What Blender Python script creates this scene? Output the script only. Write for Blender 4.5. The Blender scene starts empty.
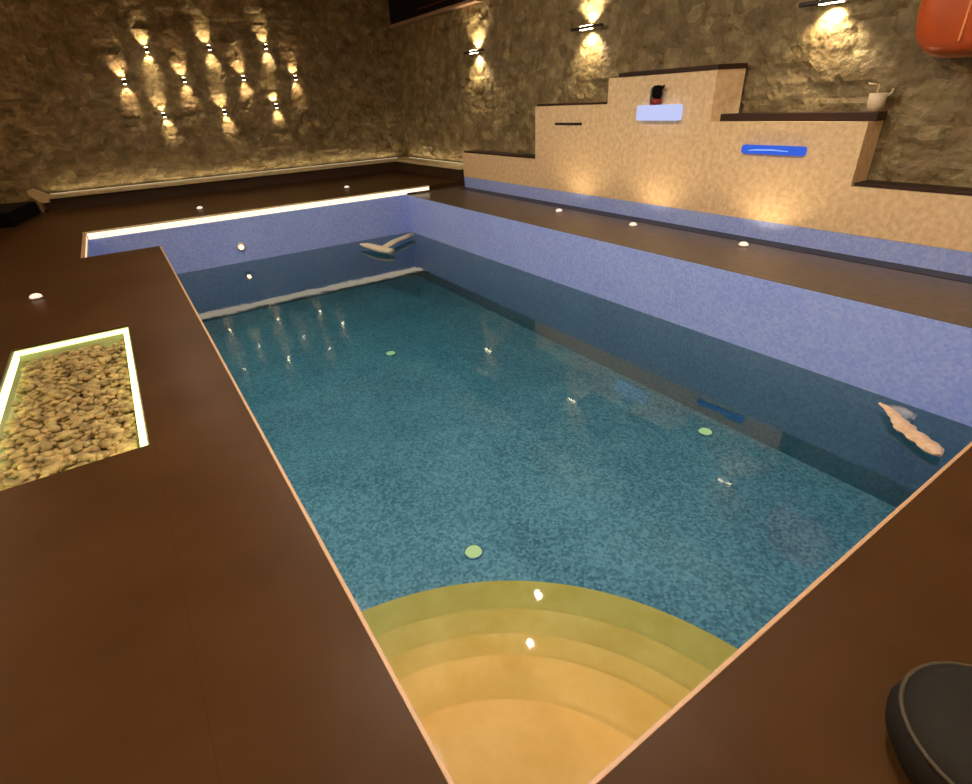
import bpy, bmesh, math, random
from mathutils import Vector, Matrix, noise
random.seed(7)
sc = bpy.context.scene
COL = sc.collection
PI = math.pi

# ------------------------------------------------------------------ materials
def srgb(r, g, b):
    f = lambda c: (c/255/12.92) if c/255 <= .04045 else ((c/255+.055)/1.055)**2.4
    return (f(r), f(g), f(b), 1)

def mat(name, base, rough=.5, spec=.5, metal=0, emit=None, estr=0,
        var=None, vscale=4, vdetail=4, bump=0, bscale=20, bdist=.02, ramp=(.35, .65)):
    m = bpy.data.materials.new(name); m.use_nodes = True
    nt = m.node_tree; N = nt.nodes; L = nt.links
    p = N['Principled BSDF']
    p.inputs['Base Color'].default_value = base
    p.inputs['Roughness'].default_value = rough
    p.inputs['Specular IOR Level'].default_value = spec
    p.inputs['Metallic'].default_value = metal
    if emit:
        p.inputs['Emission Color'].default_value = emit
        p.inputs['Emission Strength'].default_value = estr
    tc = N.new('ShaderNodeTexCoord')
    if var:
        nz = N.new('ShaderNodeTexNoise'); nz.inputs['Scale'].default_value = vscale
        nz.inputs['Detail'].default_value = vdetail; nz.inputs['Roughness'].default_value = .6
        L.new(tc.outputs['Object'], nz.inputs['Vector'])
        cr = N.new('ShaderNodeValToRGB')
        cr.color_ramp.elements[0].position = ramp[0]; cr.color_ramp.elements[1].position = ramp[1]
        cr.color_ramp.elements[0].color = base; cr.color_ramp.elements[1].color = var
        L.new(nz.outputs['Fac'], cr.inputs['Fac']); L.new(cr.outputs['Color'], p.inputs['Base Color'])
    if bump:
        nb = N.new('ShaderNodeTexNoise'); nb.inputs['Scale'].default_value = bscale; nb.inputs['Detail'].default_value = 4
        L.new(tc.outputs['Object'], nb.inputs['Vector'])
        bp = N.new('ShaderNodeBump'); bp.inputs['Strength'].default_value = bump; bp.inputs['Distance'].default_value = bdist
        L.new(nb.outputs['Fac'], bp.inputs['Height']); L.new(bp.outputs['Normal'], p.inputs['Normal'])
    return m

def emis(name, col, s):
    m = bpy.data.materials.new(name); m.use_nodes = True
    nt = m.node_tree; nt.nodes.clear()
    e = nt.nodes.new('ShaderNodeEmission'); e.inputs['Color'].default_value = col; e.inputs['Strength'].default_value = s
    o = nt.nodes.new('ShaderNodeOutputMaterial'); nt.links.new(e.outputs[0], o.inputs['Surface'])
    return m

def mosaic(name, c1, c2, scale=26, rough=.35, grout=None, bump=.25):
    """small glass mosaic: speckled tiles"""
    m = bpy.data.materials.new(name); m.use_nodes = True
    nt = m.node_tree; N = nt.nodes; L = nt.links; p = N['Principled BSDF']
    p.inputs['Roughness'].default_value = rough
    tc = N.new('ShaderNodeTexCoord')
    v = N.new('ShaderNodeTexVoronoi'); v.inputs['Scale'].default_value = scale; v.inputs['Randomness'].default_value = .45
    L.new(tc.outputs['Object'], v.inputs['Vector'])
    sep = N.new('ShaderNodeSeparateColor'); L.new(v.outputs['Color'], sep.inputs['Color'])
    nz = N.new('ShaderNodeTexNoise'); nz.inputs['Scale'].default_value = 1.3; nz.inputs['Detail'].default_value = 6
    L.new(tc.outputs['Object'], nz.inputs['Vector'])
    mx = N.new('ShaderNodeMath'); mx.operation = 'MULTIPLY_ADD'; mx.inputs[1].default_value = .55
    L.new(sep.outputs['Red'], mx.inputs[0])
    m2 = N.new('ShaderNodeMath'); m2.operation = 'MULTIPLY'; m2.inputs[1].default_value = .5
    L.new(nz.outputs['Fac'], m2.inputs[0]); L.new(m2.outputs[0], mx.inputs[2])
    cr = N.new('ShaderNodeValToRGB'); cr.color_ramp.elements[0].position = .1; cr.color_ramp.elements[1].position = .9
    cr.color_ramp.elements[0].color = c1; cr.color_ramp.elements[1].color = c2
    L.new(mx.outputs[0], cr.inputs['Fac']); L.new(cr.outputs['Color'], p.inputs['Base Color'])
    bp = N.new('ShaderNodeBump'); bp.inputs['Strength'].default_value = bump; bp.inputs['Distance'].default_value = .006
    L.new(v.outputs['Distance'], bp.inputs['Height']); L.new(bp.outputs['Normal'], p.inputs['Normal'])
    return m

def rock_mat():
    m = bpy.data.materials.new('split stone'); m.use_nodes = True
    nt = m.node_tree; N = nt.nodes; L = nt.links; p = N['Principled BSDF']
    p.inputs['Roughness'].default_value = .55; p.inputs['Specular IOR Level'].default_value = .4
    tc = N.new('ShaderNodeTexCoord')
    mp = N.new('ShaderNodeMapping'); mp.inputs['Scale'].default_value = (1, 1, 1.2)
    L.new(tc.outputs['Object'], mp.inputs['Vector'])
    v = N.new('ShaderNodeTexVoronoi'); v.inputs['Scale'].default_value = 5.5; v.inputs['Randomness'].default_value = 1
    L.new(mp.outputs['Vector'], v.inputs['Vector'])
    sep = N.new('ShaderNodeSeparateColor'); L.new(v.outputs['Color'], sep.inputs['Color'])
    nz = N.new('ShaderNodeTexNoise'); nz.inputs['Scale'].default_value = 4.2; nz.inputs['Detail'].default_value = 8; nz.inputs['Roughness'].default_value = .72
    L.new(mp.outputs['Vector'], nz.inputs['Vector'])
    a = N.new('ShaderNodeMath'); a.operation = 'MULTIPLY_ADD'; a.inputs[1].default_value = .2
    L.new(sep.outputs['Red'], a.inputs[0])
    b = N.new('ShaderNodeMath'); b.operation = 'MULTIPLY'; b.inputs[1].default_value = .75
    L.new(nz.outputs['Fac'], b.inputs[0]); L.new(b.outputs[0], a.inputs[2])
    cr = N.new('ShaderNodeValToRGB'); E = cr.color_ramp.elements
    E[0].position = .28; E[0].color = (.13, .094, .035, 1); E[1].position = .8; E[1].color = (.58, .43, .22, 1)
    e = E.new(.5); e.color = (.24, .178, .085, 1); e = E.new(.6); e.color = (.32, .26, .125, 1)
    L.new(a.outputs[0], cr.inputs['Fac']); L.new(cr.outputs['Color'], p.inputs['Base Color'])
    nb = N.new('ShaderNodeTexNoise'); nb.inputs['Scale'].default_value = 9; nb.inputs['Detail'].default_value = 8
    L.new(tc.outputs['Object'], nb.inputs['Vector'])
    bp = N.new('ShaderNodeBump'); bp.inputs['Strength'].default_value = .8; bp.inputs['Distance'].default_value = .06
    L.new(nb.outputs['Fac'], bp.inputs['Height']); L.new(bp.outputs['Normal'], p.inputs['Normal'])
    return m

def front_only(N, L, fr, mx):
    ge = N.new('ShaderNodeNewGeometry')
    iv = N.new('ShaderNodeMath'); iv.operation = 'SUBTRACT'; iv.inputs[0].default_value = 1
    L.new(ge.outputs['Backfacing'], iv.inputs[1])
    mu = N.new('ShaderNodeMath'); mu.operation = 'MULTIPLY'
    L.new(fr.outputs[0], mu.inputs[0]); L.new(iv.outputs[0], mu.inputs[1]); L.new(mu.outputs[0], mx.inputs[0])

def water_mat():
    m = bpy.data.materials.new('pool water'); m.use_nodes = True
    nt = m.node_tree; nt.nodes.clear(); N = nt.nodes; L = nt.links
    o = N.new('ShaderNodeOutputMaterial')
    t = N.new('ShaderNodeBsdfTransparent'); t.inputs['Color'].default_value = (1, 1, 1, 1)
    g = N.new('ShaderNodeBsdfGlossy'); g.inputs['Roughness'].default_value = .035
    tc = N.new('ShaderNodeTexCoord')
    nz = N.new('ShaderNodeTexNoise'); nz.inputs['Scale'].default_value = 3.2; nz.inputs['Detail'].default_value = 2
    L.new(tc.outputs['Object'], nz.inputs['Vector'])
    bp = N.new('ShaderNodeBump'); bp.inputs['Strength'].default_value = .02; bp.inputs['Distance'].default_value = .06
    L.new(nz.outputs['Fac'], bp.inputs['Height'])
    fr = N.new('ShaderNodeFresnel'); fr.inputs['IOR'].default_value = 1.65
    L.new(bp.outputs['Normal'], fr.inputs['Normal']); L.new(bp.outputs['Normal'], g.inputs['Normal'])
    mx = N.new('ShaderNodeMixShader')
    front_only(N, L, fr, mx); L.new(t.outputs[0], mx.inputs[1]); L.new(g.outputs[0], mx.inputs[2])
    L.new(mx.outputs[0], o.inputs['Surface'])
    va = N.new('ShaderNodeVolumeAbsorption'); va.inputs['Color'].default_value = (.5, .83, .84, 1); va.inputs['Density'].default_value = 1.0
    L.new(va.outputs[0], o.inputs['Volume'])
    return m

def glass_mat(name, tint=(1, 1, 1, 1), rough=.02):
    m = bpy.data.materials.new(name); m.use_nodes = True
    nt = m.node_tree; nt.nodes.clear(); N = nt.nodes; L = nt.links
    o = N.new('ShaderNodeOutputMaterial'); t = N.new('ShaderNodeBsdfTransparent'); t.inputs['Color'].default_value = tint
    g = N.new('ShaderNodeBsdfGlossy'); g.inputs['Roughness'].default_value = rough
    fr = N.new('ShaderNodeFresnel'); fr.inputs['IOR'].default_value = 1.45
    mx = N.new('ShaderNodeMixShader')
    front_only(N, L, fr, mx); L.new(t.outputs[0], mx.inputs[1]); L.new(g.outputs[0], mx.inputs[2]); L.new(mx.outputs[0], o.inputs['Surface'])
    return m

M = dict(
    deck=mat('brown deck stone', (.05, .0225, .0075, 1), .33, .07, var=(.068, .032, .012, 1), vscale=1.2, bump=.04, bscale=3),
    nosing=mat('peach nosing stone', (.5, .31, .18, 1), .4),
    trough=mat('wet trough stone', (.09, .066, .046, 1), .35, .5, var=(.125, .092, .064, 1), vscale=9),
    rock=rock_mat(),
    ceil=mat('pale ceiling plaster', (.6, .5, .38, 1), .8, .2),
    plainwall=mat('tan wall plaster', (.4, .28, .17, 1), .7, .2, var=(.48, .33, .2, 1), vscale=2),
    trav=mat('travertine', (.74, .52, .28, 1), .6, .3, var=(.92, .7, .43, 1), vscale=15, vdetail=10, bump=.25, bscale=26, bdist=.015),
    coping=mat('dark brown coping', (.035, .016, .01, 1), .5, .3),
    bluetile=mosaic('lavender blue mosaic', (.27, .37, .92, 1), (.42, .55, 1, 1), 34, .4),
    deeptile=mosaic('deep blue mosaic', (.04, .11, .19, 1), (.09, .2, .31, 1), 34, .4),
    floortile=mosaic('teal blue mosaic', (.05, .125, .23, 1), (.44, .49, .67, 1), 42, .5),
    step=mat('golden step stone', (.76, .385, .075, 1), .6, .3, var=(.88, .48, .13, 1), vscale=3.5, vdetail=8, bump=.1, bscale=25, bdist=.01),
    ledge=mat('cream ledge stone', (.62, .5, .27, 1), .5, .3, var=(.75, .62, .36, 1), vscale=6),
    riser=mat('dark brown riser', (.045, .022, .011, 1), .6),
    black=mat('matt black', (.004, .004, .004, 1), .7, .1),
    dark=mat('dark bronze metal', (.02, .015, .01, 1), .4, .4),
    steel=mat('brushed steel', (.55, .5, .45, 1), .3, .5, 1),
    water=water_mat(),
    glass=glass_mat('clear glass'),
    film=mat('clear film', (.75, .74, .72, 1), .2, .6),
    pebble=mat('tan pebbles', (.16, .1, .04, 1), .6, .3, var=(.8, .6, .25, 1), vscale=9, vdetail=6, ramp=(.3, .72)),
    pitwall=mat('pale pit lining', (.6, .62, .35, 1), .5),
    led=emis('warm white light strip', (1, .83, .6, 1), 1.5),
    leddim=emis('dim strip', (1, .82, .5, 1), .6),
    ledgreen=emis('greenish light strip', (.88, 1, .42, 1), 3),
    lens=emis('warm lamp lens', (1, .78, .5, 1), 26),
    barlens=emis('bar lamp lens', (1, .78, .5, 1), 14),
    decklens=emis('deck light lens', (1, .74, .58, 1), 1.3),
    poollens=emis('pool light lens', (1, .85, .35, 1), 1.0),
    ceillens=emis('ceiling lamp lens', (1, .78, .5, 1), 1.6),
    white_led=emis('bluish white lit blade', (.58, .63, .98, 1), .95),
    blue_led=emis('blue lit blade', (.06, .17, .95, 1), .75),
    bluewhite=emis('pale blue streak', (.3, .45, 1, 1), 1.1),
    orange=mat('orange shell plastic', (.6, .1, .014, 1), .3, .5, var=(.46, .08, .018, 1), vscale=2.5),
    orange_rim=mat('pale orange rim', (.75, .26, .07, 1), .35),
    frame=mat('brownish pink frame', (.35, .22, .14, 1), .4),
    screen=mat('black screen', (.004, .004, .004, 1), .35, .2),
    charcoal=mat('charcoal fabric', (.013, .011, .008, 1), .8, .25, bump=.2, bscale=60, bdist=.004),
    piping=mat('olive brown piping', (.05, .035, .018, 1), .7),
    beige=mat('beige float', (.72, .46, .26, 1), .7, var=(.85, .6, .38, 1), vscale=14),
    cream=mat('cream foam', (.68, .6, .45, 1), .7),
    red=mat('dark red glaze', (.3, .02, .015, 1), .4),
    cup=mat('cream ceramic', (.75, .62, .42, 1), .4),
    brownpot=mat('brown drum', (.1, .05, .02, 1), .5),
)

def joints(m, x0, w):
    nt = m.node_tree; N = nt.nodes; L = nt.links; p = N['Principled BSDF']
    src = p.inputs['Base Color'].links[0].from_socket
    tc = N.new('ShaderNodeTexCoord'); sx = N.new('ShaderNodeSeparateXYZ'); L.new(tc.outputs['Object'], sx.inputs[0])
    a = N.new('ShaderNodeMath'); a.operation = 'ADD'; a.inputs[1].default_value = x0; L.new(sx.outputs['X'], a.inputs[0])
    f = N.new('ShaderNodeMath'); f.operation = 'PINGPONG'; f.inputs[1].default_value = w; L.new(a.outputs[0], f.inputs[0])
    c = N.new('ShaderNodeMath'); c.operation = 'LESS_THAN'; c.inputs[1].default_value = .0012; L.new(f.outputs[0], c.inputs[0])
    mx = N.new('ShaderNodeMix'); mx.data_type = 'RGBA'; mx.inputs['B'].default_value = (.04, .018, .006, 1)
    L.new(c.outputs[0], mx.inputs['Factor']); L.new(src, mx.inputs['A']); L.new(mx.outputs['Result'], p.inputs['Base Color'])
joints(M['deck'], .265, .6)

M['film'].node_tree.nodes['Principled BSDF'].inputs['Alpha'].default_value = .45

# ------------------------------------------------------------------ helpers
def link(name, bm, material, parent=None, smooth=False):
    me = bpy.data.meshes.new(name)
    bmesh.ops.recalc_face_normals(bm, faces=bm.faces[:])
    bm.to_mesh(me); bm.free()
    mats = material if isinstance(material, list) else [material]
    for x in mats: me.materials.append(x)
    if smooth:
        for p in me.polygons: p.use_smooth = True
    o = bpy.data.objects.new(name, me); COL.objects.link(o)
    if parent: o.parent = parent
    return o

def box(bm, x0, y0, z0, x1, y1, z1, bev=0):
    r = bmesh.ops.create_cube(bm, size=1)
    vs = r['verts']
    for v in vs:
        v.co = Vector(((x0+x1)/2+v.co.x*(x1-x0), (y0+y1)/2+v.co.y*(y1-y0), (z0+z1)/2+v.co.z*(z1-z0)))
    if bev:
        es = list({e for v in vs for e in v.link_edges})
        bmesh.ops.bevel(bm, geom=es, offset=bev, segments=2, affect='EDGES', profile=.6)

def cyl(bm, c, r, h, seg=20, r2=None, axis='z'):
    mt = Matrix.Translation(Vector(c))
    if axis == 'x': mt = mt @ Matrix.Rotation(PI/2, 4, 'Y')
    if axis == 'y': mt = mt @ Matrix.Rotation(PI/2, 4, 'X')
    bmesh.ops.create_cone(bm, cap_ends=True, segments=seg, radius1=r, radius2=r if r2 is None else r2, depth=h, matrix=mt)

def lathe(bm, prof, seg=32, c=(0, 0, 0)):
    rings = []
    for r, z in prof:
        if r < 1e-6: rings.append([bm.verts.new((c[0], c[1], c[2]+z))])
        else: rings.append([bm.verts.new((c[0]+r*math.cos(2*PI*k/seg), c[1]+r*math.sin(2*PI*k/seg), c[2]+z)) for k in range(seg)])
    for a, b in zip(rings, rings[1:]):
        for k in range(seg):
            k2 = (k+1) % seg
            if len(a) == 1 and len(b) > 1: bm.faces.new((a[0], b[k], b[k2]))
            elif len(b) == 1 and len(a) > 1: bm.faces.new((a[k], a[k2], b[0]))
            elif len(a) > 1: bm.faces.new((a[k], a[k2], b[k2], b[k]))

def prism(bm, pts, axis, a, b):
    """extrude 2D polygon; axis 'x': pts are (y,z); axis 'z': pts are (x,y); axis 'y': pts are (x,z)"""
    f = {'x': lambda p, t: (t, p[0], p[1]), 'z': lambda p, t: (p[0], p[1], t), 'y': lambda p, t: (p[0], t, p[1])}[axis]
    A = [bm.verts.new(f(p, a)) for p in pts]; B = [bm.verts.new(f(p, b)) for p in pts]
    bm.faces.new(A); bm.faces.new(B[::-1])
    for i in range(len(pts)):
        j = (i+1) % len(pts); bm.faces.new((A[i], A[j], B[j], B[i]))

def tube(bm, pts, r, seg=10):
    rings = []
    n = len(pts); P = [Vector(p) for p in pts]
    for i in range(n):
        t = (P[min(i+1, n-1)]-P[max(i-1, 0)]).normalized()
        up = Vector((0, 0, 1)) if abs(t.z) < .9 else Vector((1, 0, 0))
        s = t.cross(up).normalized(); u = s.cross(t)
        rr = r[i] if isinstance(r, (list, tuple)) else r
        rings.append([bm.verts.new(P[i]+(s*math.cos(2*PI*k/seg)+u*math.sin(2*PI*k/seg))*rr) for k in range(seg)])
    for a, b in zip(rings, rings[1:]):
        for k in range(seg): bm.faces.new((a[k], a[(k+1) % seg], b[(k+1) % seg], b[k]))
    bm.faces.new(rings[0][::-1]); bm.faces.new(rings[-1])

def tag(o, label, cat, group=None, kind=None):
    o['label'] = label; o['category'] = cat
    if group: o['group'] = group
    if kind: o['kind'] = kind
    return o

def struct(name, bm, m, label=None, smooth=False):
    o = link(name, bm, m, None, smooth); o['kind'] = 'structure'
    if label: o['label'] = label
    return o

def empty(name, loc, label, cat, group=None, kind=None, rz=0):
    o = bpy.data.objects.new(name, None); COL.objects.link(o); o.location = loc; o.rotation_euler.z = rz
    o.empty_display_size = .1
    return tag(o, label, cat, group, kind)

def copy_tree(o):
    c = o.copy(); COL.objects.link(c)
    for ch in list(o.children):
        k = ch.copy(); COL.objects.link(k); k.parent = c
        for g in list(ch.children):
            d = g.copy(); COL.objects.link(d); d.parent = k
    return c

LIGHTK = 1.0
def spot(loc, energy, ang, col=(1, .72, .42), direction=(0, 0, -1), r=.03, blend=.6):
    l = bpy.data.lights.new('lamp_beam', 'SPOT'); l.energy = energy*LIGHTK; l.spot_size = math.radians(ang); l.spot_blend = blend
    l.color = col; l.shadow_soft_size = r
    o = bpy.data.objects.new('lamp_beam', l); COL.objects.link(o); o.location = loc
    o.rotation_euler = Vector(direction).to_track_quat('-Z', 'Y').to_euler()
    return o

# ------------------------------------------------------------------ measures
XL, XR, YN, YF, YK = .254, 5.208, .463, 11.015, 8.88      # pool: left, right, near, far edges, notch corner
XN = -.68                                                   # the pool's recess behind the left deck
ZT, ZW, ZF = -.137, -.918, -1.95                            # trough, water, pool floor
XS = 6.70                                                   # fountain face
XW, YB = 7.10, 14.80                                        # stone walls
X0, Y0, ZC = -4.5, -3.5, 4.2

# ------------------------------------------------------------------ deck (floor), one slab with openings
SKY = (-1.12, 3.10, -.29, 5.43)
def grid_slab(bm, xs, ys, z0, z1, hole):
    inside = lambda i, j: 0 <= i < len(xs)-1 and 0 <= j < len(ys)-1 and not hole((xs[i]+xs[i+1])/2, (ys[j]+ys[j+1])/2)
    vt = {}
    def V(i, j, z):
        k = (i, j, z)
        if k not in vt: vt[k] = bm.verts.new((xs[i], ys[j], z))
        return vt[k]
    for i in range(len(xs)-1):
        for j in range(len(ys)-1):
            if not inside(i, j): continue
            bm.faces.new((V(i, j, z1), V(i+1, j, z1), V(i+1, j+1, z1), V(i, j+1, z1)))
            bm.faces.new((V(i, j, z0), V(i, j+1, z0), V(i+1, j+1, z0), V(i+1, j, z0)))
            for di, dj, a, b in ((-1, 0, (i, j), (i, j+1)), (1, 0, (i+1, j), (i+1, j+1)), (0, -1, (i, j), (i+1, j)), (0, 1, (i, j+1), (i+1, j+1))):
                if not inside(i+di, j+dj):
                    bm.faces.new((V(*a, z0), V(*b, z0), V(*b, z1), V(*a, z1)))
def hole(x, y):
    if XL < x < XS+.3 and YN < y < YF: return True
    if XN < x < XS+.3 and YK < y < YF: return True
    if SKY[0] < x < SKY[2] and SKY[1] < y < SKY[3]: return True
    return False
bm = bmesh.new()
grid_slab(bm, [X0, SKY[0], XN, SKY[2], XL, XS+.3, XW+.3], [Y0, YN, SKY[1], SKY[3], YK, YF, YB+.3], -.1, 0, hole)
struct('floor', bm, M['deck'], 'brown stone deck round the pool')

# ------------------------------------------------------------------ pool basin
T = .25
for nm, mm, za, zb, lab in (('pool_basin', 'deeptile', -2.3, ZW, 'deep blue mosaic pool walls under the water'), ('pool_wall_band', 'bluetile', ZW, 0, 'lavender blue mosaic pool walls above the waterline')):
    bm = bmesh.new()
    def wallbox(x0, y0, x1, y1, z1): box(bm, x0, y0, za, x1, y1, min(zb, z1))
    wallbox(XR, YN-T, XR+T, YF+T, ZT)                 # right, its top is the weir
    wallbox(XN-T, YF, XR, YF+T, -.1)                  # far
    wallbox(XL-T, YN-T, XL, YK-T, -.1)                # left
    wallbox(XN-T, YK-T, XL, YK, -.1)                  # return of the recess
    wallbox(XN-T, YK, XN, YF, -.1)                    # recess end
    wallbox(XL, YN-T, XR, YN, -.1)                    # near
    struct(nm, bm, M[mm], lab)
bm = bmesh.new()
# level by the steps, then falling slightly to the far end
ZD = -1.90
prism(bm, [(YN, ZF), (3.2, ZF), (YF, ZD), (YF, ZD-.15), (3.2, ZF-.15), (YN, ZF-.15)], 'x', XL, XR)
def zfl(y): return ZF if y < 3.2 else ZF+(ZD-ZF)*(y-3.2)/(YF-3.2)
prism(bm, [(YK, zfl(YK)), (YF, ZD), (YF, ZD-.15), (YK, zfl(YK)-.15)], 'x', XN, XL)
struct('pool_floor', bm, M['floortile'], 'teal mosaic pool floor under the water')

# trough between weir and fountain
bm = bmesh.new()
box(bm, XR+T, YN, -.4, XW, YF, ZT)
struct('trough', bm, M['trough'], 'wet brown channel along the stepped fountain wall')
bm = bmesh.new()
box(bm, XR+.012, YN, ZT, XR+T, YF, ZT+.006)
struct('trim_1', bm, M['trough'], 'wet brown stone on top of the right pool wall')
bm = bmesh.new()
box(bm, XR+T, YF, -.4, XW, YF+.2, -.1)
struct('trim_2', bm, M['trough'], 'riser at the far end of the channel')

bm = bmesh.new(); box(bm, XS-.24, YN+.1, ZT, XS-.002, YF-.05, ZT+.004)  # added dark strip, the shade by the plinth put into its colour
struct('trim_9', bm, M['dark'], 'dark strip standing in for shade along the fountain foot')
# nosing strips on deck edges
def trim(n, x0, y0, x1, y1, label, m='nosing', z0=-.05, z1=.004):
    b = bmesh.new(); box(b, x0, y0, z0, x1, y1, z1, .003); return struct(n, b, M[m], label)
trim('trim_3', XL-.006, YN, XL+.010, YK, 'pale nosing along the left deck edge')
trim('trim_4', XL, YN-.006, XR+.2, YN+.010, 'pale nosing along the near deck edge')
# lit far edge
ls = empty('light_strip', (XN, YF, 0), 'long glowing warm white strip along the far pool edge', 'light')
b = bmesh.new(); box(b, .03, -.035, -.11, 5.205-XN, .0, -.012); box(b, 5.205-XN, -.035, -.085, 5.75-XN, .0, -.012); link('lens', b, M['led'], ls)
b = bmesh.new(); box(b, -.02, -.05, -.012, 5.76-XN, .03, .006, .003); link('nosing', b, M['ledge'], ls)
ls2 = empty('light_strip', (XN, YK, 0), 'short warm lit strip at the left end of the far recess', 'light')
b = bmesh.new(); box(b, .0, .02, -.09, .02, YF-YK-.04, -.012); link('lens', b, emis('amber strip', (1, .6, .3, 1), 1.5), ls2)
b = bmesh.new(); box(b, -.015, .0, -.012, .03, YF-YK-.05, .006, .003); link('nosing', b, M['nosing'], ls2)

# ------------------------------------------------------------------ corner steps under water
steps = empty('pool_steps', (XL, YN, ZF), 'golden quarter round steps under water in the near pool corner', 'steps')
for r, d in ((1.01, .12), (1.345, .26), (1.585, .40), (1.885, .55), (2.27, .72)):
    b = bmesh.new()
    n = 48
    pts = [(0, 0)]+[(r*math.cos(PI/2*k/n), r*math.sin(PI/2*k/n)) for k in range(n+1)]
    prism(b, pts, 'z', 0 if d == .72 else (ZW-d-.17-ZF), ZW-d-ZF)
    link('step', b, M['step'], steps)

# ------------------------------------------------------------------ water
bm = bmesh.new()
e = .0005
pts = [(XL-e, YN-e), (XR+e, YN-e), (XR+e, YF+e), (XN-e, YF+e), (XN-e, YK-e), (XL-e, YK-e)]
prism(bm, pts, 'z', -2.26, ZW)
tag(link('pool_water', bm, M['water']), 'clear teal water filling the rectangular pool', 'water', None, 'stuff')

# ------------------------------------------------------------------ room shell
def rockwall(name, length, height, place, seed, label):
    b = bmesh.new(); st = .055
    nx, nz = int(length/st), int(height/st)
    vs = [[None]*(nz+1) for _ in range(nx+1)]
    for i in range(nx+1):
        for j in range(nz+1):
            u, w = length*i/nx, height*j/nz
            p = Vector((u*1.0+seed, w*1.6, seed*.37))
            d1 = noise.voronoi(p*2.2)[0]
            k = noise.cell(Vector((u*2.6+.3*noise.noise(p*3), w*5+.3*noise.noise(p*3+Vector((9, 0, 0))), seed)))
            d = .03*noise.fractal(p*1.6, 1, 2, 4) + .022*k + .02*(d1[1]-d1[0])
            d = max(-.02, min(.05, d))
            vs[i][j] = b.verts.new(place(u, w, d))
    for i in range(nx):
        for j in range(nz): b.faces.new((vs[i][j], vs[i+1][j], vs[i+1][j+1], vs[i][j+1]))
    # a back, so that the wall has thickness
    q = [b.verts.new(place(u, w, -.3)) for u, w in ((0, 0), (length, 0), (length, height), (0, height))]
    b.faces.new(q)
    border = [[vs[i][0] for i in range(nx+1)], [vs[nx][j] for j in range(nz+1)], [vs[i][nz] for i in range(nx, -1, -1)], [vs[0][j] for j in range(nz, -1, -1)]]
    for k, run in enumerate(border):
        b.faces.new(list(reversed(run))+[q[k], q[(k+1) % 4]])
    return struct(name, b, M['rock'], label)
rockwall('wall_back', XW+.05-X0, ZC, lambda u, w, d: (X0+u, YB-d, w), 3.1, 'rough brown stone wall with rows of small lamps')
rockwall('wall_right', YB-Y0, ZC, lambda u, w, d: (XW-d*.8, Y0+u, w), 11.7, 'rough brown stone wall behind the stepped fountain')
b = bmesh.new(); box(b, X0-.2, Y0, -.1, X0, YB+.3, ZC); struct('wall_left', b, M['plainwall'])
b = bmesh.new(); box(b, X0-.2, Y0-.2, -.1, XW+.3, Y0, ZC); struct('wall_front', b, M['plainwall'])
b = bmesh.new(); box(b, X0-.2, Y0-.2, ZC, XW+.4, YB+.4, ZC+.15); struct('ceiling', b, M['ceil'])

# pale ledge along the foot of the stone walls, its underside set back and dark
YL, XLG = 14.40, 6.60
b = bmesh.new(); box(b, -1.42, YL, .235, XW, YB+.02, .30, .012); struct('trim_5', b, M['ledge'], 'pale stone ledge at the foot of the far wall')
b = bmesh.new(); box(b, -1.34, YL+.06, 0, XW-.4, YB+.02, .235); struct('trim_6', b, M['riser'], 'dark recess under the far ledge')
b = bmesh.new(); box(b, XLG, 11.08, .235, XW+.02, YL, .30, .012); struct('trim_7', b, M['ledge'], 'pale stone ledge at the foot of the right wall')
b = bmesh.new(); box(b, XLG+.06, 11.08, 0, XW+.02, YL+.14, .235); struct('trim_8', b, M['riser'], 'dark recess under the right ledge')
# strips added at the back of both ledges to brighten the walls
for (xa, ya, xb, yb, dr_, lab) in ((-1.2, YB-.10, XW-.3, YB-.075, (0, .35, 1), 'added dim fill strip at the back of the far ledge'), (XW-.10, 11.3, XW-.075, YL, (.35, 0, 1), 'added dim fill strip at the back of the right ledge')):
    b = bmesh.new(); box(b, xa, ya, .30, xb, yb, .312)
    tag(link('fill_strip', b, M['leddim']), lab, 'light')
    l = bpy.data.lights.new('fill_strip_beam', 'AREA'); l.shape = 'RECTANGLE'; l.size = max(xb-xa, .03); l.size_y = max(yb-ya, .03); l.color = (1, .8, .5)
    l.energy = 1.4*max(xb-xa, yb-ya)
    o = bpy.data.objects.new('fill_strip_beam', l); COL.objects.link(o); o.location = ((xa+xb)/2, (ya+yb)/2, .33); o.rotation_euler = (PI, 0, 0)
# scrolled ledge end
b = bmesh.new()
prof = [(x+.17, z-.02) for x, z in ((-1.40, .20), (-1.52, .20), (-1.60, .27), (-1.68, .36), (-1.70, .44), (-1.62, .47), (-1.52, .41), (-1.40, .33))]
prism(b, prof, 'y', YL-.04, YL+.3)
o = link('scroll_stone', b, M['ledge']); tag(o, 'small upturned cream stone at the left end of the far ledge', 'stone')
b = bmesh.new(); box(b, -1.43, YL+.0, 0, -1.39, YL+.04, .235, .004)
tag(link('support_post', b, M['nosing']), 'tiny pale post under the left end of the far ledge', 'post')

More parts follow.
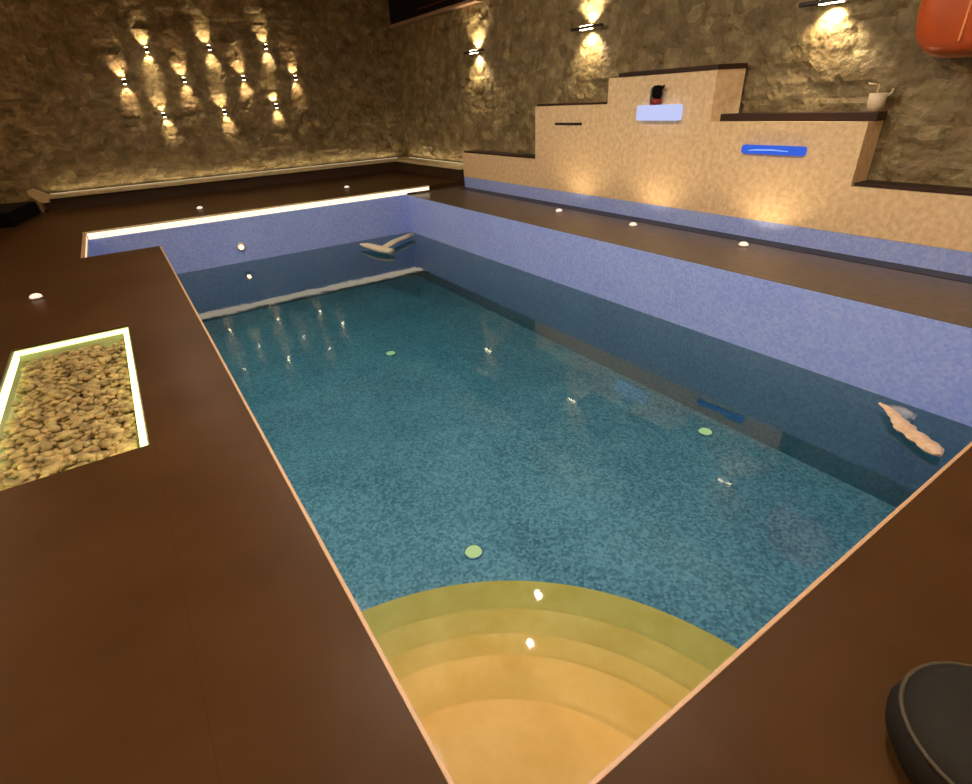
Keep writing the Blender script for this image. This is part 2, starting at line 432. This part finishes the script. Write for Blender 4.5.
# ------------------------------------------------------------------ stepped fountain
FX1 = XW-.065
fo = empty('stepped_fountain', (XS, 0, ZT), 'stepped tan stone fountain wall with waterfall slots beside the channel', 'fountain')
def fz(z): return z-ZT
b = bmesh.new()
prof = [(YN+.1, .09), (11.02, .09), (11.02, .585), (8.40, .585), (8.40, 1.455), (6.615, 1.455), (6.615, 1.80), (4.75, 1.80), (4.75, 1.215), (2.86, 1.215), (2.86, .585), (YN+.1, .585)]
prism(b, [(y, fz(z)) for y, z in prof], 'x', 0, FX1-XS)
for v in b.verts:
    if abs(v.co.y-4.75) < 1e-4 and v.co.x > .1: v.co.y -= .17
link('stone_body', b, M['trav'], fo)
b = bmesh.new(); box(b, 0.004, YN+.1, 0, FX1-XS, 11.02, fz(.09)); link('tile_plinth', b, M['bluetile'], fo)
for y0, y1, z in ((8.41, 11.02, .585), (6.625, 8.41, 1.455), (4.56, 6.4, 1.80), (2.84, 4.74, 1.215), (YN+.1, 2.85, .585)):
    b = bmesh.new()
    t = .055 if z > 1.7 else .085 if z == 1.215 else .035
    xo = -.03 if z > 1.7 else .11 if z == 1.215 else .03
    box(b, xo+.01, y0, fz(z)+.001, FX1-XS, y1, fz(z)+t, .006)
    if z > 1.7:
        for v in b.verts:
            if v.co.y < 4.6 and v.co.x < .1: v.co.y += .17
    link('coping', b, M['coping'], fo)
# waterfall spouts
def spoutbody(y0, y1, z0, z1, m, pro=.1, bev=.02):
    b = bmesh.new(); box(b, -pro, y0, fz(z0), .02, y1, fz(z1), bev); return link('waterfall_spout', b, m, fo)
o = spoutbody(7.17, 7.83, 1.165, 1.2, M['dark'], .025, .008); o['label'] = 'dark unlit slot'
o = spoutbody(5.2, 5.92, 1.235, 1.43, M['white_led'], .12, .03); o['label'] = 'wide bluish white lit spout'
o = spoutbody(3.42, 4.21, .865, .965, M['blue_led'], .06, .03); o['label'] = 'deep blue lit slot'
b = bmesh.new(); tube(b, [(-.062, 3.60, fz(.91)), (-.066, 3.8, fz(.92)), (-.066, 4.0, fz(.915)), (-.062, 4.1, fz(.905))], [.004, .008, .008, .004], 8); link('light_streak', b, M['bluewhite'], o)

# ornaments on the fountain
on = empty('ornament', (XS-.075, 5.60, 1.43), 'small black ornament with red base on the white lit spout', 'ornament')
b = bmesh.new(); lathe(b, [(0, 0), (.07, 0), (.065, .05), (.055, .075), (0, .075)], 20); link('base', b, M['red'], on, True)
b = bmesh.new(); lathe(b, [(0, .075), (.052, .075), (.066, .12), (.06, .18), (.07, .215), (.05, .235), (0, .24)], 20); link('body', b, M['black'], on, True)
b = bmesh.new(); tube(b, [(0, -.05, .19), (0, -.09, .2), (0, -.105, .235)], .012, 8); link('handle', b, M['black'], on, True)
b = bmesh.new(); box(b, -.045, .06, .0, -.02, .085, .21, .004); link('grey_stem', b, M['steel'], on)
cu = empty('candle_cup', (6.92, 2.93, 1.302), 'small cream cup standing on the coping right of the blue slot', 'cup')
b = bmesh.new(); lathe(b, [(0, 0), (.075, 0), (.085, .17), (.077, .17), (.068, .02), (0, .02)], 24); link('bowl', b, M['cup'], cu, True)
b = bmesh.new(); tube(b, [(0, -.078, .14), (0, -.12, .17), (0, -.125, .21)], .012, 8); link('handle', b, M['cup'], cu, True)
b = bmesh.new(); tube(b, [(0, .02, .02), (0, .02, .25), (0, .12, .262)], .008, 8); link('stick', b, M['cup'], cu, True)

# ------------------------------------------------------------------ lit glass floor panel
sx0, sy0, sx1, sy1 = SKY
pn = empty('glass_floor_panel', ((sx0+sx1)/2, (sy0+sy1)/2, 0), 'glowing glass floor panel over pebbles in the left deck', 'floor panel')
w2, h2 = (sx1-sx0)/2, (sy1-sy0)/2
D = .16
b = bmesh.new()
for a in ((-w2, -h2, -w2+.012, h2), (w2-.012, -h2, w2, h2), (-w2, -h2, w2, -h2+.012), (-w2, h2-.012, w2, h2)): box(b, a[0], a[1], -D, a[2], a[3], -.015)
box(b, -w2, -h2, -D-.02, w2, h2, -D)
link('pit_lining', b, M['pitwall'], pn)
b = bmesh.new()
box(b, -w2+.013, h2-.03, -.055, w2-.013, h2-.013, -.02)
box(b, w2-.05, -h2+.013, -.03, w2-.013, h2-.03, -.02)
box(b, -w2+.013, -h2+.013, -.075, -w2+.028, h2-.03, -.02)
box(b, -w2+.028, -h2+.013, -.06, w2-.028, -h2+.025, -.02)
link('light_strip', b, M['ledgreen'], pn)
b = bmesh.new()
for k in range(1700):
    x = random.uniform(-w2+.06, w2-.06); y = random.uniform(-h2+.06, h2-.06)
    s = random.uniform(.014, .036)
    mt = Matrix.Translation((x, y, -D+.02+random.uniform(0, .045))) @ Matrix.Rotation(random.uniform(0, 6), 4, 'Z') @ Matrix.Rotation(random.uniform(-.5, .5), 4, 'X') @ Matrix.Diagonal((s*random.uniform(.9, 1.7), s, s*.6, 1))
    bmesh.ops.create_icosphere(b, subdivisions=1, radius=1, matrix=mt)
o = link('pebbles', b, M['pebble'], pn, True); o['kind'] = 'stuff'
b = bmesh.new(); box(b, -w2+.004, -h2+.004, -.014, w2-.004, h2-.004, -.002); link('glass_pane', b, M['glass'], pn)

# ------------------------------------------------------------------ recessed deck lights
def make_deck_light():
    t = bpy.data.objects.new('deck_light', None); COL.objects.link(t); t.empty_display_size = .05
    b = bmesh.new(); lathe(b, [(.04, 0), (.068, 0), (.066, .012), (.05, .014)], 24); link('ring', b, M['steel'], t, True)
    b = bmesh.new(); lathe(b, [(0, .0), (.055, .0), (.052, .03), (.03, .045), (0, .048)], 24); link('lens', b, M['decklens'], t, True)
    return t
dl = make_deck_light()
deck_spots = [((1.22, 12.01, 0), 'small round deck light behind the left half of the lit far pool edge'),
              ((4.34, 12.29, 0), 'small round deck light behind the right half of the lit far pool edge'),
              ((-1.06, 7.06, 0), 'small round deck light on the left deck beyond the glass panel'),
              ((6.19, 7.11, ZT), 'farthest of three lights in the brown channel under the fountain'),
              ((6.21, 5.46, ZT), 'middle of three lights in the channel, below the white lit spout'),
              ((6.27, 3.71, ZT), 'nearest of three lights in the channel, below the blue slot')]
for i, (p, lab) in enumerate(deck_spots):
    o = dl if i == 0 else copy_tree(dl)
    o.location = (p[0], p[1], p[2]+.0005); tag(o, lab, 'light', 'recessed deck lights')
    if i >= 3: spot((p[0], p[1], p[2]+.06), 14, 130, (1, .74, .42), (.35, 0, 1), .03)

# ------------------------------------------------------------------ small wall lamps, ten on the far wall
def make_wall_lamp():
    t = bpy.data.objects.new('wall_lamp', None); COL.objects.link(t); t.empty_display_size = .05
    b = bmesh.new(); cyl(b, (0, -.055, 0), .03, .08); link('housing', b, M['dark'], t)
    b = bmesh.new(); box(b, -.02, -.05, -.03, .02, .06, .03, .004); link('bracket', b, M['dark'], t)
    b = bmesh.new(); cyl(b, (0, -.055, .043), .028, .006); link('lens', b, M['lens'], t)
    b = bmesh.new(); cyl(b, (0, -.055, -.043), .028, .006); link('lens', b, M['lens'], t)
    return t
wl = make_wall_lamp()
lamps = [(.80, 2.28, 'leftmost lamp of the middle row on the far stone wall'),
         (1.39, 2.84, 'leftmost of the three top row lamps on the far stone wall'),
         (1.34, 1.64, 'leftmost of the three lowest lamps on the far stone wall'),
         (1.94, 2.29, 'second lamp from left of the middle row on the far stone wall'),
         (2.61, 2.88, 'middle one of the three top row lamps on the far stone wall'),
         (2.59, 1.64, 'middle one of the three lowest lamps on the far stone wall'),
         (3.18, 2.30, 'third lamp from left of the middle row on the far stone wall'),
         (3.83, 2.90, 'rightmost of the three top row lamps on the far stone wall'),
         (3.78, 1.71, 'rightmost of the three lowest lamps on the far stone wall'),
         (4.37, 2.28, 'rightmost lamp of the middle row on the far stone wall')]
for i, (x, z, lab) in enumerate(lamps):
    o = wl if i == 0 else copy_tree(wl)
    o.location = (x, YB-.06, z); tag(o, lab, 'lamp', 'small up and down lamps on the far wall')
    tilt = .22
    c = (1, .74, .45) if i % 3 else (1, .68, .42)
    spot((x, YB-.115, z+.05), 26, 74, c, (random.uniform(-.2, .05), .75, 1), .02)
    spot((x, YB-.115, z-.05), 26, 70, c, (random.uniform(-.05, .2), .75, -1), .02)

# three bar lamps on the right wall
def make_bar_lamp():
    t = bpy.data.objects.new('bar_wall_lamp', None); COL.objects.link(t); t.empty_display_size = .05
    b = bmesh.new(); box(b, -.11, -.34, -.02, -.03, .34, .02, .01); link('bar', b, M['dark'], t)
    b = bmesh.new(); box(b, -.06, -.05, -.03, .06, .05, .03, .005); link('bracket', b, M['dark'], t)
    b = bmesh.new(); box(b, -.10, -.12, .0205, -.04, .12, .028); link('lens', b, M['barlens'], t)
    b = bmesh.new(); box(b, -.10, -.12, -.028, -.04, .12, -.0205); link('lens', b, M['barlens'], t)
    return t
bl = make_bar_lamp()
for i, (y, z, lab) in enumerate(((10.77, 2.48, 'far bar lamp on the right stone wall under the black screen'),
                                 (7.44, 2.53, 'middle bar lamp on the right stone wall left of the fountain top block'),
                                 (3.66, 2.36, 'near bar lamp on the right stone wall above the blue slot'))):
    o = bl if i == 0 else copy_tree(bl)
    o.location = (XW-.06, y, z); tag(o, lab, 'lamp', 'bar lamps on the right wall')
    spot((XW-.13, y, z+.045), 60, 115, (1, .78, .5), (.5, 0, 1))
    spot((XW-.13, y, z-.045), 60, 115, (1, .78, .5), (.5, 0, -1))

# ------------------------------------------------------------------ fittings in the pool
def make_pool_light():
    t = bpy.data.objects.new('pool_light', None); COL.objects.link(t); t.empty_display_size = .05
    b = bmesh.new(); lathe(b, [(.075, 0), (.09, 0), (.088, .012), (.078, .016)], 28); link('ring', b, M['floortile'], t, True)
    b = bmesh.new(); lathe(b, [(0, 0), (.078, 0), (.07, .018), (0, .026)], 28); link('lens', b, M['poollens'], t, True)
    return t
pl = make_pool_light()
for i, (p, rot_, lab) in enumerate((((2.86, 7.33, zfl(7.33)+.004), None, 'pale green round light on the pool floor farthest from the steps'),
                                    ((1.66, 2.97, ZF+.001), None, 'yellow green round light on the pool floor just beyond the steps'),
                                    ((4.89, 2.92, ZF+.001), None, 'yellow green round light on the pool floor near the right wall'))):
    o = pl if i == 0 else copy_tree(pl)
    o.location = p; tag(o, lab, 'light', 'round lights on the pool floor')
wf = empty('wall_inlet', (1.62, YF, -.63), 'small cream round inlet in the far pool wall', 'inlet')
b = bmesh.new(); lathe(b, [(0, 0), (.075, 0), (.07, .03), (.04, .035), (.035, .015), (0, .015)], 24)
bmesh.ops.rotate(b, verts=b.verts, matrix=Matrix.Rotation(PI/2, 3, 'X')); link('flange', b, M['cup'], wf, True)
b = bmesh.new(); bmesh.ops.create_uvsphere(b, u_segments=12, v_segments=8, radius=.028, matrix=Matrix.Translation((0, -.025, 0))); link('nozzle', b, M['lens'], wf, True)

# floating things
fl = empty('foam_float', (4.2, 10.0, ZW+.05), 'cream bent foam float on the water in the far right corner', 'float')
b = bmesh.new(); tube(b, [(-.22, -.25, .02), (.15, .05, .035), (.45, .22, .035), (.74, .42, .03)], [.08, .09, .09, .08], 10)
for v in b.verts: v.co.z = .03+(v.co.z-.03)*.5
link('arm', b, M['cream'], fl, True)
b = bmesh.new(); tube(b, [(-.43, .39, .02), (-.38, .2, .03), (-.31, -.25, .03), (-.22, -.6, .02)], [.04, .09, .11, .1], 10)
for v in b.verts: v.co.z = .03+(v.co.z-.03)*.5
link('paddle', b, M['cream'], fl, True)
fb = empty('ragged_float', (4.7, 1.1, ZW+.03), 'ragged beige strip with clear film floating by the right wall', 'float')
b = bmesh.new()
n = 26; P = []; Rr = []
for k in range(n):
    s = k/(n-1)
    x = .27+(-.49)*s+.02*math.sin(9*s); y = .31+(-.60)*s
    P.append((x, y, .012)); Rr.append((.014+.062*min(1, s*2))*(1+.22*random.uniform(-1, 1)*(s > .3)))
Rr[-1] *= .35; Rr[-2] *= .8
tube(b, P, Rr, 9)
for v in b.verts: v.co.z = .012+(v.co.z-.012)*.45+random.uniform(-.004, .004)
link('strip', b, M['beige'], fb)
b = bmesh.new()
pts = [(.27, .31), (.31, .17), (.31, .04), (.20, .02), (.08, .08)]
prism(b, pts, 'z', .012, .02)
bmesh.ops.subdivide_edges(b, edges=b.edges[:], cuts=2, use_grid_fill=True)
for v in b.verts: v.co.z += .035*noise.noise(v.co*14)
link('film', b, M['film'], fb, True)

# ------------------------------------------------------------------ things on the walls
scn = empty('wall_screen', (XW-.02, 12.2, 3.3), 'large black screen with pale lower frame high on the right wall', 'screen')
b = bmesh.new(); box(b, -.09, -1.55, .06, .05, 2.40, .85, .01); link('panel', b, M['screen'], scn)
b = bmesh.new(); box(b, -.13, -1.62, -.0, .04, 2.43, .06, .012); link('frame', b, M['frame'], scn)
b = bmesh.new(); box(b, -.10, -1.0, .18, -.088, .9, .2, .002); link('red_reflection', b, mat('dull red reflection', (.16, .03, .015, 1), .4), scn)  # red reflection on the screen, put in as a coloured strip

ls3 = empty('shell_case', (XW-.10, 2.25, 2.26), 'glossy orange rounded shell case with a seam on the right wall', 'case')
def superbox(bm, ax, ay, az, n=4, seg=40, rings=20):
    rows = []
    sg = lambda c, e: math.copysign(abs(c)**e, c)
    for i in range(rings+1):
        th = -PI/2+PI*i/rings; row = []
        for k in range(seg):
            ph = 2*PI*k/seg
            # axis along x (depth) is the pole
            row.append(bm.verts.new((ax*sg(math.sin(th), .55), ay*sg(math.cos(th), .38)*sg(math.cos(ph), .62), az*sg(math.cos(th), .38)*sg(math.sin(ph), .62))))
        rows.append(row)
    for a, c in zip(rows, rows[1:]):
        for k in range(seg): bm.faces.new((a[k], c[k], c[(k+1) % seg], a[(k+1) % seg]))
    bmesh.ops.remove_doubles(bm, verts=bm.verts, dist=1e-5)
b = bmesh.new(); superbox(b, .24, .44, .50); bmesh.ops.translate(b, verts=b.verts, vec=(-.22, 0, 0)); link('shell', b, M['orange'], ls3, True)
b = bmesh.new(); superbox(b, .05, .462, .522); bmesh.ops.translate(b, verts=b.verts, vec=(-.18, 0, 0)); link('rim', b, M['orange_rim'], ls3, True)
b = bmesh.new(); box(b, -.468, -.010, -.40, -.44, .010, .40, .004); link('seam', b, M['orange_rim'], ls3)
b = bmesh.new(); box(b, -.1, -.1, -.1, .02, .1, .1); link('bracket', b, M['dark'], ls3)

# ------------------------------------------------------------------ things on the deck
po = empty('pouf', (1.39, -.10, 0), 'charcoal fabric pouf on the near deck at the right picture edge', 'pouf')
b = bmesh.new()
lathe(b, [(0, 0), (.15, 0), (.19, .02), (.225, .09), (.215, .16), (.17, .2), (.08, .21), (0, .212)], 40)
for v in b.verts: v.co += Vector((1, 1, 0))*.012*noise.noise(v.co*9)
link('cushion', b, M['charcoal'], po, True)
b = bmesh.new(); tube(b, [(.21*math.cos(a)*1.0, .21*math.sin(a)*1.0, .166) for a in [2*PI*k/40 for k in range(41)]], .006, 8); link('piping', b, M['piping'], po, True)

b = bmesh.new()
prism(b, [(-1.75, 12.78), (-1.45, 14.30), (-2.35, 14.45), (-2.75, 13.2)], 'z', 0, .25)
bmesh.ops.bevel(b, geom=b.edges[:], offset=.012, segments=2, affect='EDGES')
tag(link('plinth', b, M['black']), 'low black plinth standing left of the far ledge', 'plinth')
dr = empty('drum_stool', (-2.03, 11.5, 0), 'dark brown drum stool at the left picture edge', 'stool')
b = bmesh.new(); lathe(b, [(0, 0), (.2, 0), (.24, .06), (.25, .17), (.235, .27), (0, .27)], 32); link('drum', b, M['brownpot'], dr, True)
b = bmesh.new(); lathe(b, [(0, .27), (.225, .27), (.24, .285), (.22, .31), (0, .315)], 32); link('top', b, M['dark'], dr, True)
bo = empty('slim_post', (-1.76, 10.45, 0), 'slim pale metal post at the left picture edge', 'post')
b = bmesh.new(); cyl(b, (0, 0, .27), .012, .48, 12); link('shaft', b, M['frame'], bo, True)
b = bmesh.new(); cyl(b, (0, 0, .015), .05, .03, 20); link('foot', b, M['dark'], bo)

# ------------------------------------------------------------------ ceiling lamps; all but the first two are added fill
def make_ceiling_lamp():
    t = bpy.data.objects.new('ceiling_lamp', None); COL.objects.link(t); t.empty_display_size = .05
    b = bmesh.new(); lathe(b, [(.075, 0), (.11, 0), (.105, -.014), (.078, -.02)], 28); link('ring', b, M['steel'], t, True)
    b = bmesh.new(); lathe(b, [(0, -.002), (.077, -.002), (.07, -.012), (0, -.014)], 28); link('lens', b, M['ceillens'], t, True)
    return t
cl = make_ceiling_lamp()
clamps = [(3.93, 4.85, 10, 'nearer the right wall of two ceiling lamps over the pool', 75), (3.24, 4.20, 10, 'nearer the corner steps of two ceiling lamps over the pool', 75),
          (1.05, 1.2, 330, 'added fill lamp at the ceiling over the corner steps', 150), (1.05, 3.6, 470, 'added fill lamp at the ceiling over the left deck edge beside the glass panel', 150),
          (1.05, 6.4, 470, 'added fill lamp at the ceiling over the left deck edge beyond the glass panel', 150), (1.05, 9.2, 330, 'added fill lamp at the ceiling over the recess in the left deck', 150),
          (3.0, 1.9, 270, 'added fill lamp at the ceiling over the near deck edge, middle', 150), (5.2, 1.9, 90, 'added fill lamp at the ceiling over the near end of the channel', 150),
          (-2.6, -.6, 400, 'added fill lamp at the ceiling over the left deck, nearest the front wall', 120),
          (.3, 12.6, 150, 'added fill lamp at the ceiling over the far deck before the far stone wall', 150)]
for i, (x, y, e_, lab, ang) in enumerate(clamps):
    o = cl if i == 0 else copy_tree(cl)
    o.location = (x, y, ZC); tag(o, lab, 'lamp', 'round ceiling lamps')
    d = (.3, -.2, -1) if i == 9 else (-.62, -.6, -1) if i < 2 else (.5, 0, -1) if i in (3, 4, 5) else (0, 0, -1)
    spot((x, y, ZC-.05), e_, ang, (1, .86, .68), d, .05 if i < 2 else .15, .8)

# added coves on the left and front walls, bouncing fill off the ceiling
def cove(label, x0, y0, x1, y1, inward, energy):
    t = empty('fill_cove', ((x0+x1)/2, (y0+y1)/2, 3.7), label, 'light', 'added fill coves')
    hx, hy = (x1-x0)/2, (y1-y0)/2
    b = bmesh.new(); box(b, -hx, -hy, 0, hx, hy, .03)
    ix, iy = inward
    if ix: box(b, hx-.03, -hy, .03, hx, hy, .14)
    else: box(b, -hx, hy-.03, .03, hx, hy, .14)
    link('shelf', b, M['plainwall'], t)
    l = bpy.data.lights.new('fill_cove_beam', 'AREA'); l.shape = 'RECTANGLE'; l.size = 2*hx-.06; l.size_y = 2*hy-.06; l.energy = energy; l.color = (1, .82, .6)
    o = bpy.data.objects.new('fill_cove_beam', l); COL.objects.link(o); o.location = ((x0+x1)/2-.02*ix, (y0+y1)/2-.02*iy, 3.74); o.rotation_euler = (PI, 0, 0)
    o.rotation_euler = Vector((ix*.6, iy*.6, 1)).to_track_quat('-Z', 'Y').to_euler() if 0 else (PI, 0, 0)
cove('added cove shelf for fill light high along the left wall', X0+.001, Y0+.3, X0+.3, YB-.3, (1, 0), 800)
cove('added cove shelf for fill light high along the front wall', X0+.35, Y0+.001, XW-.3, Y0+.3, (0, 1), 450)

# ------------------------------------------------------------------ world, camera, view
w = bpy.data.worlds.new('World'); sc.world = w; w.use_nodes = True
w.node_tree.nodes['Background'].inputs[0].default_value = (.02, .016, .012, 1)
cam = bpy.data.cameras.new('camera'); co = bpy.data.objects.new('camera', cam); COL.objects.link(co)
cam.sensor_fit = 'HORIZONTAL'; cam.sensor_width = 36; cam.lens = 521.05/972*36; cam.clip_start = .02; cam.clip_end = 100
rx, ry, rz = -.5102, .0531, -.5651
R = Matrix.Rotation(rz, 3, 'Z') @ Matrix.Rotation(rx, 3, 'X') @ Matrix.Rotation(ry, 3, 'Y')
right, fwd, up = R.col[0], R.col[1], R.col[2]
mw = Matrix((right, up, -fwd)).transposed().to_4x4(); mw.translation = Vector((0, 0, 1.6))
co.matrix_world = mw
sc.camera = co
sc.view_settings.view_transform = 'Standard'; sc.view_settings.look = 'None'
sc.view_settings.gamma = 1; sc.view_settings.use_curve_mapping = False
sc.view_settings.exposure = 0
sc.cycles.max_bounces = 8; sc.cycles.transparent_max_bounces = 12; sc.cycles.volume_bounces = 0
sc.cycles.sample_clamp_indirect = 4; sc.cycles.caustics_reflective = False; sc.cycles.caustics_refractive = False
